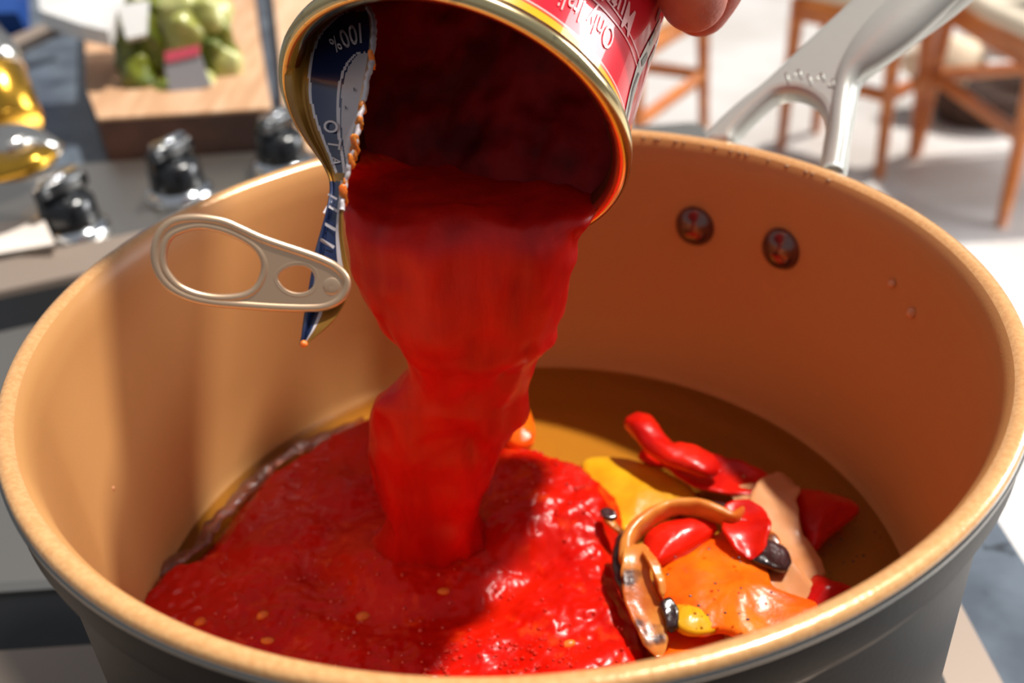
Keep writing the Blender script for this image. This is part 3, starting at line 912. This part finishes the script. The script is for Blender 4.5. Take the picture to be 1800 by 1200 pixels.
strip('onion_strip', [(1062, 912, .010), (1080, 925, .009), (1098, 945, .007)], [.8 * mm_, 1.6 * mm_, .8 * mm_], .0012, M['onion'], 'short pale onion sliver leaning on the tomato mound', 'onion', seed=9)
rnd = random.Random(5)
parts = []
for k in range(70):
    px, py = rnd.uniform(1160, 1570), rnd.uniform(930, 1090)
    on = inside(px, py, [(1165, 985), (1298, 935), (1345, 1030), (1400, 1060), (1320, 1100), (1190, 1080)])
    if not on and px < 1420: continue
    p = pl(px, py, ZL + (.0125 if on else .001))
    if math.hypot(p.x, p.y) > .101: continue
    s = rnd.uniform(.00012, .00042)
    parts.append(blob(p, s * 1.3, s, s * .6, 0, 0, 1, 8, 5))
v, f = join(parts)
tag(mk('herb_fleck', v, f, M['char']), 'dark herb flecks scattered over the peppers and the oil', 'herbs', kind='stuff')

# ------------------------------------------------------------------ tomato can
CC = Vector((-0.0095, -0.001, 0.0435))
CN = Vector((0.328, 0.833, 0.445)).normalized()
CR = CN.cross(Vector((0, 0, 1))).normalized()
CU = CR.cross(CN).normalized()
RB = .0368
can = thing('tomato_can', 'open tomato can with a red and gold label, tipped over the pot', 'can', CC + CN * .105)
v, f = lathe([(.0352, .0), (.0358, -.0006), (.0372, -.0010), (.0386, -.0004), (.0390, .0006), (.0389, .0022), (.0378, .0029), (.0368, .0034)], 160, CC, CN, CR)
mk('rim_seam', v, f, M['seam'], can)
v, f = lathe([(.0352, .0), (.0346, .0006), (.0345, .0038), (.0356, .0046), (.0358, .010), (.0358, .100), (.034, .1045), (0, .1045)], 120, CC, CN, CR)
mk('can_inside', v, f, M['goldin'], can)
AX = [.0040, .0046, .0102, .0110, .0112, .0118, .0122, .0128]
def band(name, a0, a1, m_, r=RB, n=160):
    v, f = lathe([(r, a0), (r, (a0 + a1) / 2), (r, a1)], n, CC, CN, CR)
    return mk(name, v, f, m_, can)
band('yellow_band', .0036, .0061, M['yellow'])
band('orange_line', .0061, .0067, M['orangeline'])
band('pink_line', .0067, .0071, M['pinkline'])
band('red_label', .0071, .1010, M['redlabel'])
v, f = lathe([(RB, .1010), (.0384, .1030), (.0388, .1062), (.0376, .1072), (.0360, .1050), (.0350, .1046), (0, .1052)], 120, CC, CN, CR)
mk('can_base', v, f, M['seam'], can)
def can_at(a, th, off=.0002):
    return CC + CN * a + (CR * math.cos(th) + CU * math.sin(th)) * (RB + off)
def can_px(x, y):
    """axial distance and angle of the label point seen at (x, y)"""
    r = ray(x, y)
    d0 = CAM - CC
    rp_ = r - CN * r.dot(CN)
    dp_ = d0 - CN * d0.dot(CN)
    A_, B_, C_ = rp_.dot(rp_), 2 * rp_.dot(dp_), dp_.dot(dp_) - RB ** 2
    D = B_ * B_ - 4 * A_ * C_
    if D < 0: D = 0
    t = (-B_ - math.sqrt(D)) / (2 * A_)
    P = CAM + r * t - CC
    return P.dot(CN), math.atan2(P.dot(CU), P.dot(CR))
def can_text(name, s, px0, px1, size, m_, shear=0, bold=0):
    a0, t0 = can_px(*px0)
    a1, t1 = can_px(*px1)
    vs, fs = textmesh(s, 1.0, shear=shear, bold=bold)
    xs = [p.x for p in vs]
    x0, x1 = min(xs), max(xs)
    V = []
    for p in vs:
        q = (p.x - x0) / (x1 - x0)
        V.append(can_at(a0 + (a1 - a0) * q - p.y * size, t0 + (t1 - t0) * q, .00025))
    return mk(name, V, fs, m_, can, smooth=False)
can_text('label_text', 'Only Italian', (1076, 72), (955, -25), .0085, M['pinkline'])
can_text('label_text', 'Mutti', (1110, 42), (1062, -22), .0105, M['pinkline'], bold=.01)
def can_line(name, pxs, wd, m_, off=.0002):
    AT = [Vector((*can_px(x, y), 0)) for x, y in pxs]
    AT = smoothline(AT, 6)
    V = []
    for i, q in enumerate(AT):
        d = AT[min(i + 1, len(AT) - 1)] - AT[max(i - 1, 0)]
        d = Vector((d.x, d.y * RB, 0)).normalized()
        nx, ny = -d.y, d.x
        for s in (-1, 1): V.append(can_at(q.x + s * nx * wd / 2, q.y + s * ny * wd / 2 / RB, off))
    return mk(name, V, grid_faces(len(AT), 2), m_, can)
can_line('label_line', [(1065, 0), (1100, 50), (1120, 95), (1125, 118)], .0004, M['pinkline'])
can_line('label_line', [(1030, -10), (1072, 30), (1105, 78), (1118, 115)], .0004, M['pinkline'])
can_line('label_line', [(1146, 60), (1150, 100), (1140, 130)], .0005, M['pinkline'])
can_line('label_ribbon', [(1097, 222), (1108, 172), (1122, 122)], .0034, M['greyribbon'])
can_line('label_ribbon', [(1122, 122), (1136, 92), (1160, 40)], .0034, M['greyribbon'])
can_line('label_ribbon', [(1138, 112), (1146, 96), (1160, 60)], .0020, M['greyribbon'])
can_line('label_ribbon_stripe', [(1098, 218), (1110, 160), (1121, 128)], .0007, M['blackribbon'], .0003)
can_line('label_ribbon_stripe', [(1126, 112), (1136, 96)], .0014, M['blackribbon'], .0003)
can_line('label_ribbon_stripe', [(1140, 76), (1150, 56)], .0014, M['blackribbon'], .0003)
can_line('label_ribbon_stripe', [(1152, 36), (1160, 14)], .0014, M['blackribbon'], .0003)

# tomato still in the can
V = []
NA, NP = 60, 60
for i in range(NA + 1):
    a_ = .0005 + .096 * i / NA
    for j in range(NP + 1):
        q = -1 + 2 * j / NP
        h0 = min(-.0245 + .62 * a_, .0335)
        h0 += .0015 * (1 - q * q) * noise.noise(Vector((a_ * 60, 0, 0)))
        wl_ = math.sqrt(max(1e-6, .0356 ** 2 - h0 ** 2))
        p = q * wl_
        hh = h0 + fbm(Vector((p * 70, a_ * 70, 3)), 3) * .0045 * (1 - q ** 4)
        V.append(CC + CN * a_ + CR * p + CU * hh)
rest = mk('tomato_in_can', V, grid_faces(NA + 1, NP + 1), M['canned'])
tag(rest, 'shaded red crushed tomato still inside the tipped can', 'crushed tomato', kind='stuff')

# stream of tomato
rows = [(60, 700, 1010, .088), (120, 668, 1035, .074), (180, 650, 1052, .058), (230, 640, 1062, .040), (270, 628, 1070, .024), (300, 618, 1072, .014), (328, 606, 1066, .006), (355, 602, 1050, .001), (385, 603, 1025, -.002), (415, 606, 1012, -.003), (445, 611, 1010, -.003), (480, 618, 1000, -.003), (515, 632, 998, -.002), (550, 655, 990, -.001), (575, 680, 978, .0), (600, 700, 974, .0), (622, 710, 945, .001), (650, 713, 932, .002), (678, 690, 922, .003), (700, 662, 924, .003), (725, 655, 926, .004), (750, 651, 905, .005), (780, 648, 885, .005), (815, 648, 868, .006), (850, 656, 855, .006), (885, 668, 845, .007), (910, 678, 842, .007), (930, 672, 850, .008), (950, 658, 864, .009), (966, 636, 884, .009), (980, 600, 915, .010), (1000, 550, 965, .010)]
RS = smoothline([Vector((b_, c_, d_ * 1000)) for a_, b_, c_, d_ in rows], 5)
YS = smoothline([Vector((a_, 0, 0)) for a_, b_, c_, d_ in rows], 5)
V = []
NS = 64
for i, (q, yy) in enumerate(zip(RS, YS)):
    Lp, Rp = ply(q.x, yy.x, q.z / 1000), ply(q.y, yy.x, q.z / 1000)
    c = (Lp + Rp) / 2
    hw_ = (Rp - Lp).length / 2
    hd = .0125 - .003 * sst(500, 800, yy.x) if yy.x > 200 else min(hw_ * .6, .0125)
    xd = (Rp - Lp).normalized()
    for k in range(NS):
        t = 2 * PI * k / NS
        d = Vector((0, 1, 0)) * math.sin(t) * hd
        e = math.cos(t)
        p = c + xd * hw_ * math.copysign(abs(e) ** .8, e) + d
        sg = Vector((p.x * 75, p.y * 75, p.z * 34))
        p = p + noise.noise_vector(sg) * .0014 + noise.noise_vector(sg * 3.3) * .0009
        p.y += noise.noise(Vector((p.x * 300, p.y * 200, p.z * 60))) * .0016
        p.y += noise.noise(sg * .8 + Vector((7, 0, 0))) * .0035
        V.append(p)
fs = grid_faces(len(RS), NS, wrapv=True)
fs = [tuple(reversed(t)) for t in fs]
fs.append(tuple(range(NS)))
fs.append(tuple((len(RS) - 1) * NS + k for k in range(NS - 1, -1, -1)))
stm = mk('tomato_stream', V, fs, M['stream'])
tag(stm, 'thick red stream of crushed tomato pouring from the can', 'crushed tomato')

# lid folded open on the left
lid = thing('can_lid', 'peeled navy and grey can lid with a ring pull, folded open on the can', 'lid', dep(560, 200, .215))
LR = [  # y is inside the points: left (x, y, depth), right (x, y, depth)
 ((566, 2, .232), (640, 2, .226)), ((530, 30, .229), (655, 30, .217)), ((511, 70, .226), (657, 72, .210)), ((502, 112, .224), (652, 112, .206)),
 ((501, 155, .221), (643, 155, .203)), ((511, 195, .219), (635, 195, .201)), ((528, 232, .216), (628, 235, .200)), ((550, 265, .213), (620, 268, .200)),
 ((570, 296, .209), (611, 302, .200)), ((580, 325, .206), (604, 335, .200)), ((576, 360, .203), (600, 372, .199)), ((565, 400, .201), (601, 410, .199)),
 ((554, 440, .199), (608, 450, .199)), ((547, 480, .198), (616, 488, .199)), ((540, 520, .197), (612, 516, .198)), ((534, 556, .197), (597, 546, .197)), ((530, 586, .196), (572, 576, .196)), ((530, 606, .196), (538, 606, .196))]
LL = smoothline([dep(*a_) for a_, b_ in LR], 12)
LRt = smoothline([dep(*b_) for a_, b_ in LR], 12)
NSL = 56
def lidpt(i, s, off=0):
    a_, b_ = LL[i], LRt[i]
    wv = (b_ - a_).length
    bul = math.sin(PI * s) * .18 * wv * sst(0, .012, wv)
    gr = -.0006 * math.exp(-((s - .22) / .035) ** 2) + .0008 * math.exp(-((s - .10) / .05) ** 2)
    return a_.lerp(b_, s) + FF * (bul * .5 - gr - off)
navy = [(640, 22), (610, 22), (580, 40), (556, 75), (544, 120), (543, 165), (552, 205), (566, 240), (580, 275), (590, 300), (592, 330), (588, 380), (591, 440), (598, 474), (560, 520), (545, 600), (500, 600), (520, 470), (555, 380), (575, 310), (600, 330), (612, 290), (640, 180), (655, 90), (652, 40)]
UPN = smoothline([Vector((x, y, 0)) for x, y in [(640, 20), (608, 21), (580, 40), (556, 72), (545, 115), (543, 160), (551, 200), (565, 240), (578, 272), (590, 304)]], 6)
UPG = smoothline([Vector((x, y, 0)) for x, y in [(640, 92), (625, 94), (612, 106), (600, 128), (593, 160), (592, 200), (594, 240), (600, 280), (603, 305)]], 6)
def xat(line, y):
    for p, q in zip(line[:-1], line[1:]):
        if min(p.y, q.y) <= y <= max(p.y, q.y) and abs(q.y - p.y) > 1e-6: return p.x + (q.x - p.x) * (y - p.y) / (q.y - p.y)
    return None
V, fmi = [], []
nrow = len(LL)
for i in range(nrow):
    for j in range(NSL + 1): V.append(lidpt(i, j / NSL))
FACES = grid_faces(nrow, NSL + 1)
LMATS = [M['lidgold'], M['lidwhite'], M['navy'], M['lidgrey'], M['ring']]
for t in FACES:
    c = sum((V[k] for k in t), Vector()) / 4
    x, y = topx(c)
    s = ((t[0] % (NSL + 1)) + .5) / NSL
    mi = 0
    if y < 318:
        xn, xg = xat(UPN, y), xat(UPG, y)
        if xn is not None:
            if x > xn + 4: mi = 2
            elif x > xn - 1: mi = 1
            if xg is not None:
                if x > xg + 8: mi = 3
                elif x > xg + 5: mi = 2
                elif x > xg: mi = 1
        if s > .955: mi = 4
    elif y < 500:
        mi = 2
        if .70 < s < .84: mi = 1
        if s >= .84: mi = 0
    else:
        mi = 2 if s < .40 else (1 if s < .50 else 0)
    fmi.append(mi)
o = mk('lid_sheet', V, FACES, mats=LMATS, fm=fmi, parent=lid)
o.modifiers.new('thickness', 'SOLIDIFY').thickness = .0004
# light torn edge with bits of tomato
e_ = [LRt[i] for i in range(6, 120)]
e_ = [p + noise.noise_vector(p * 900) * .0003 for p in e_]
v, f = sweep(e_, [(.00055 + .00025 * noise.noise(p * 700), .0006) for p in e_], 8, up=FF)
mk('torn_edge', v, f, M['lidwhite'], lid)
v, f = lathe([(.0, 0), (.0026, 0), (.0024, .0012), (.0012, .0018), (0, .0018)], 24, dep(566, 520, .1962), -FF)
rnd = random.Random(2)
parts = []
for k in range(20):
    i = rnd.randint(56, 112) if k else 34
    p = LRt[i] + noise.noise_vector(LRt[i] * 400) * .0003
    s = rnd.uniform(.0002, .0008)
    parts.append(blob(p + FF * .0001, s, s, s * rnd.uniform(1.2, 3), s * .6, k, 900, 12, 8))
v, f = join(parts)
tm = mk('tomato_drops', v, f, M['pulp'])
tag(tm, 'small orange tomato drops clinging to the torn lid edge', 'tomato drops', kind='stuff')
v, f = blob(dep(534, 604, .1955), .0007, .0007, .0007, .0002, 1, 900, 12, 8)
tag(mk('tomato_drop', v, f, M['pulp']), 'single orange drop at the lowest tip of the lid', 'tomato drop')

# lid lettering
def lid_text(name, s, cx, cy, ang, size, m_=None, sx=1.0):
    """letters laid on the lid surface, centre at the given place"""
    vs, fs = textmesh(s, 1.0, bold=.012)
    V = []
    ca, sa = math.cos(ang), math.sin(ang)
    for p in vs:
        X = cx + (p.x * sx * ca - p.y * sa) * size
        Y = cy - (p.x * sx * sa + p.y * ca) * size
        # nearest surface point: search rows
        best = None
        for i in range(0, nrow, 2):
            xa, ya = topx(LL[i])
            xb, yb = topx(LRt[i])
            L2 = (xb - xa) ** 2 + (yb - ya) ** 2
            s_ = max(0, min(1, ((X - xa) * (xb - xa) + (Y - ya) * (yb - ya)) / (L2 + 1e-9)))
            d = (xa + (xb - xa) * s_ - X) ** 2 + (ya + (yb - ya) * s_ - Y) ** 2
            if best is None or d < best[0]: best = (d, i, s_)
        Q = lidpt(best[1], best[2], .0004)
        k = (Q - CAM).dot(FF)
        V.append(CAM + k * ray(X, Y))
    return mk(name, V, fs, m_ or M['lidwhite'], lid, smooth=False)
for ch, cx, cy, an, sz in (('%', 589, 76, 212, 38), ('0', 605, 66, 202, 48), ('0', 620, 59, 192, 50), ('1', 633, 56, 184, 50)):
    lid_text('lid_letter', ch, cx, cy, math.radians(an), sz, sx=.6)
lid_text('lid_letter', 'O', 580, 222, math.radians(255), 36, sx=.8)
lid_text('lid_letter', 'T', 586, 254, math.radians(262), 32, sx=.8)
lid_text('lid_letter', 'A', 590, 283, math.radians(262), 24, sx=.8)
for y0, wdt, ch in ((345, 26, 'I'), (370, 34, 'L'), (397, 36, 'I'), (427, 40, 'I')):
    lid_text('lid_letter', ch, 0.5 * (topx(LL[int((y0 - 325) / 40 * 12 + 108)])[0] + 588) , y0, math.radians(240), wdt, sx=1.2)
for x, y in ((623, 158), (608, 190)): lid_text('lid_ink_mark', 'v', x, y, math.radians(200), 16, M['ink'], .6)

# ring pull
rp0 = dep(440, 465, .193)
rn = -(FF * .96 + UU * .20 - RR * .12).normalized()
O_ = [(266, 445), (270, 420), (281, 400), (299, 386), (322, 380), (352, 379), (390, 384), (420, 395), (460, 412), (500, 428), (540, 443), (570, 455), (595, 468), (611, 484), (616, 500), (611, 518), (598, 532), (575, 542), (540, 545), (480, 545), (420, 542), (370, 536), (330, 526), (300, 511), (280, 491), (269, 468)]
H1 = [(292, 450), (296, 430), (306, 416), (325, 407), (350, 402), (375, 405), (405, 414), (435, 429), (452, 445), (460, 464), (457, 485), (447, 503), (430, 514), (405, 518), (375, 517), (345, 511), (320, 500), (303, 484), (294, 468)]
H2 = [(489, 488), (497, 476), (514, 468), (535, 468), (549, 477), (553, 492), (547, 507), (531, 514), (512, 512), (497, 503)]
plate('ring_pull', [O_, H1, H2], rp0, rn, UU, .0009, .0002, M['ring'], lid, sm=4)
def loop(name, pts, rr_, off=0, m_=None, closed=True):
    P = smoothline([onp(x, y, rp0 + rn * off, rn) for x, y in pts], 5, True)
    P.append(P[0].copy())
    v, f = sweep(P, [(rr_, rr_ * .9)] * len(P), 10, up=rn, caps=False)
    return mk(name, v, f, m_ or M['ring'], lid)
def inset(pts, k):
    cx = sum(p[0] for p in pts) / len(pts)
    cy = sum(p[1] for p in pts) / len(pts)
    return [(x + (cx - x) / max(1, math.hypot(cx - x, cy - y)) * k, y + (cy - y) / max(1, math.hypot(cx - x, cy - y)) * k) for x, y in pts]
loop('rolled_edge', inset(O_, 7), .00085)
loop('rolled_edge', inset(H1, -6), .00075)
loop('rolled_edge', inset(H2, -6), .00055)
v, f = lathe([(0, -.0001), (.0012, .0), (.0018, -.0002), (.0021, -.0006)], 24, onp(583, 503, rp0 + rn * .0006, rn), rn)
mk('tab_rivet', v, f, M['ring'], lid)

# ------------------------------------------------------------------ hand holding the can
def handpt(a, th, off): return CC + CN * a + (CR * math.cos(th) + CU * math.sin(th)) * (RB + off)
hand = thing('hand', 'bare hand gripping the tipped tomato can from above', 'hand', handpt(.06, PI / 2, .012))
R_ = math.radians
def limb(pts, rads, name, m_=None, ns=20):
    P = smoothline(pts, 6)
    m2 = len(P)
    rr2 = []
    for i in range(m2):
        q = i / (m2 - 1) * (len(rads) - 1)
        k = int(min(q, len(rads) - 2))
        r0 = rads[k] + (rads[k + 1] - rads[k]) * (q - k)
        rr2.append((r0, r0 * .92))
    # rounded fingertip
    tip = P[-1]
    d = (P[-1] - P[-2]).normalized()
    r0 = rads[-1]
    for k in range(1, 6):
        an = k / 5 * PI / 2
        P.append(tip + d * r0 * math.sin(an))
        rr2.append((max(r0 * math.cos(an), .0003),) * 2)
    return sweep(P, rr2, ns, up=CN)
LB = []
for a, tt, ln in ((.040, 4, 1.0), (.060, -22, 1.0), (.079, -25, 1.0), (.096, -4, .9)):
    r0 = .0088 if a < .09 else .0076
    th_ = [R_(100), R_(78), R_(52), R_(28), R_(tt + 18), R_(tt)]
    offs = [.020, .016, .012, .0105, .0088, .0078]
    LB.append((limb([handpt(a * .7 + .02, th_[0], offs[0])] + [handpt(a, t, o_) for t, o_ in zip(th_[1:], offs[1:])], [r0 * 1.15, r0 * 1.12, r0 * 1.08, r0, r0 * .98, r0 * .86], 'f')))
LB.append(limb([handpt(.075, R_(110), .020), handpt(.060, R_(130), .015), handpt(.050, R_(142), .0125), handpt(.043, R_(152), .0105), handpt(.040, R_(159), .009)], [.013, .0125, .011, .010, .0088], 't'))
pal = blob(handpt(.070, R_(104), .020), .028, .032, .014, .002, 1, 20, 32, 20)
wr = sweep(smoothline([handpt(.075, R_(100), .026), handpt(.105, R_(100), .042), handpt(.15, R_(96), .085), handpt(.23, R_(94), .15)], 5), [(.026, .018)] * 2 + [(.027, .020)] * 14, 24, up=CU)
v, f = join(LB + [pal, wr])
hb = mk('hand_skin', v, f, M['skin'], hand)
rmod = hb.modifiers.new('merge', 'REMESH')
rmod.mode = 'VOXEL'
rmod.voxel_size = .0011
rmod.use_smooth_shade = True
smod = hb.modifiers.new('smooth', 'SMOOTH')
smod.iterations = 6
smod.factor = .6
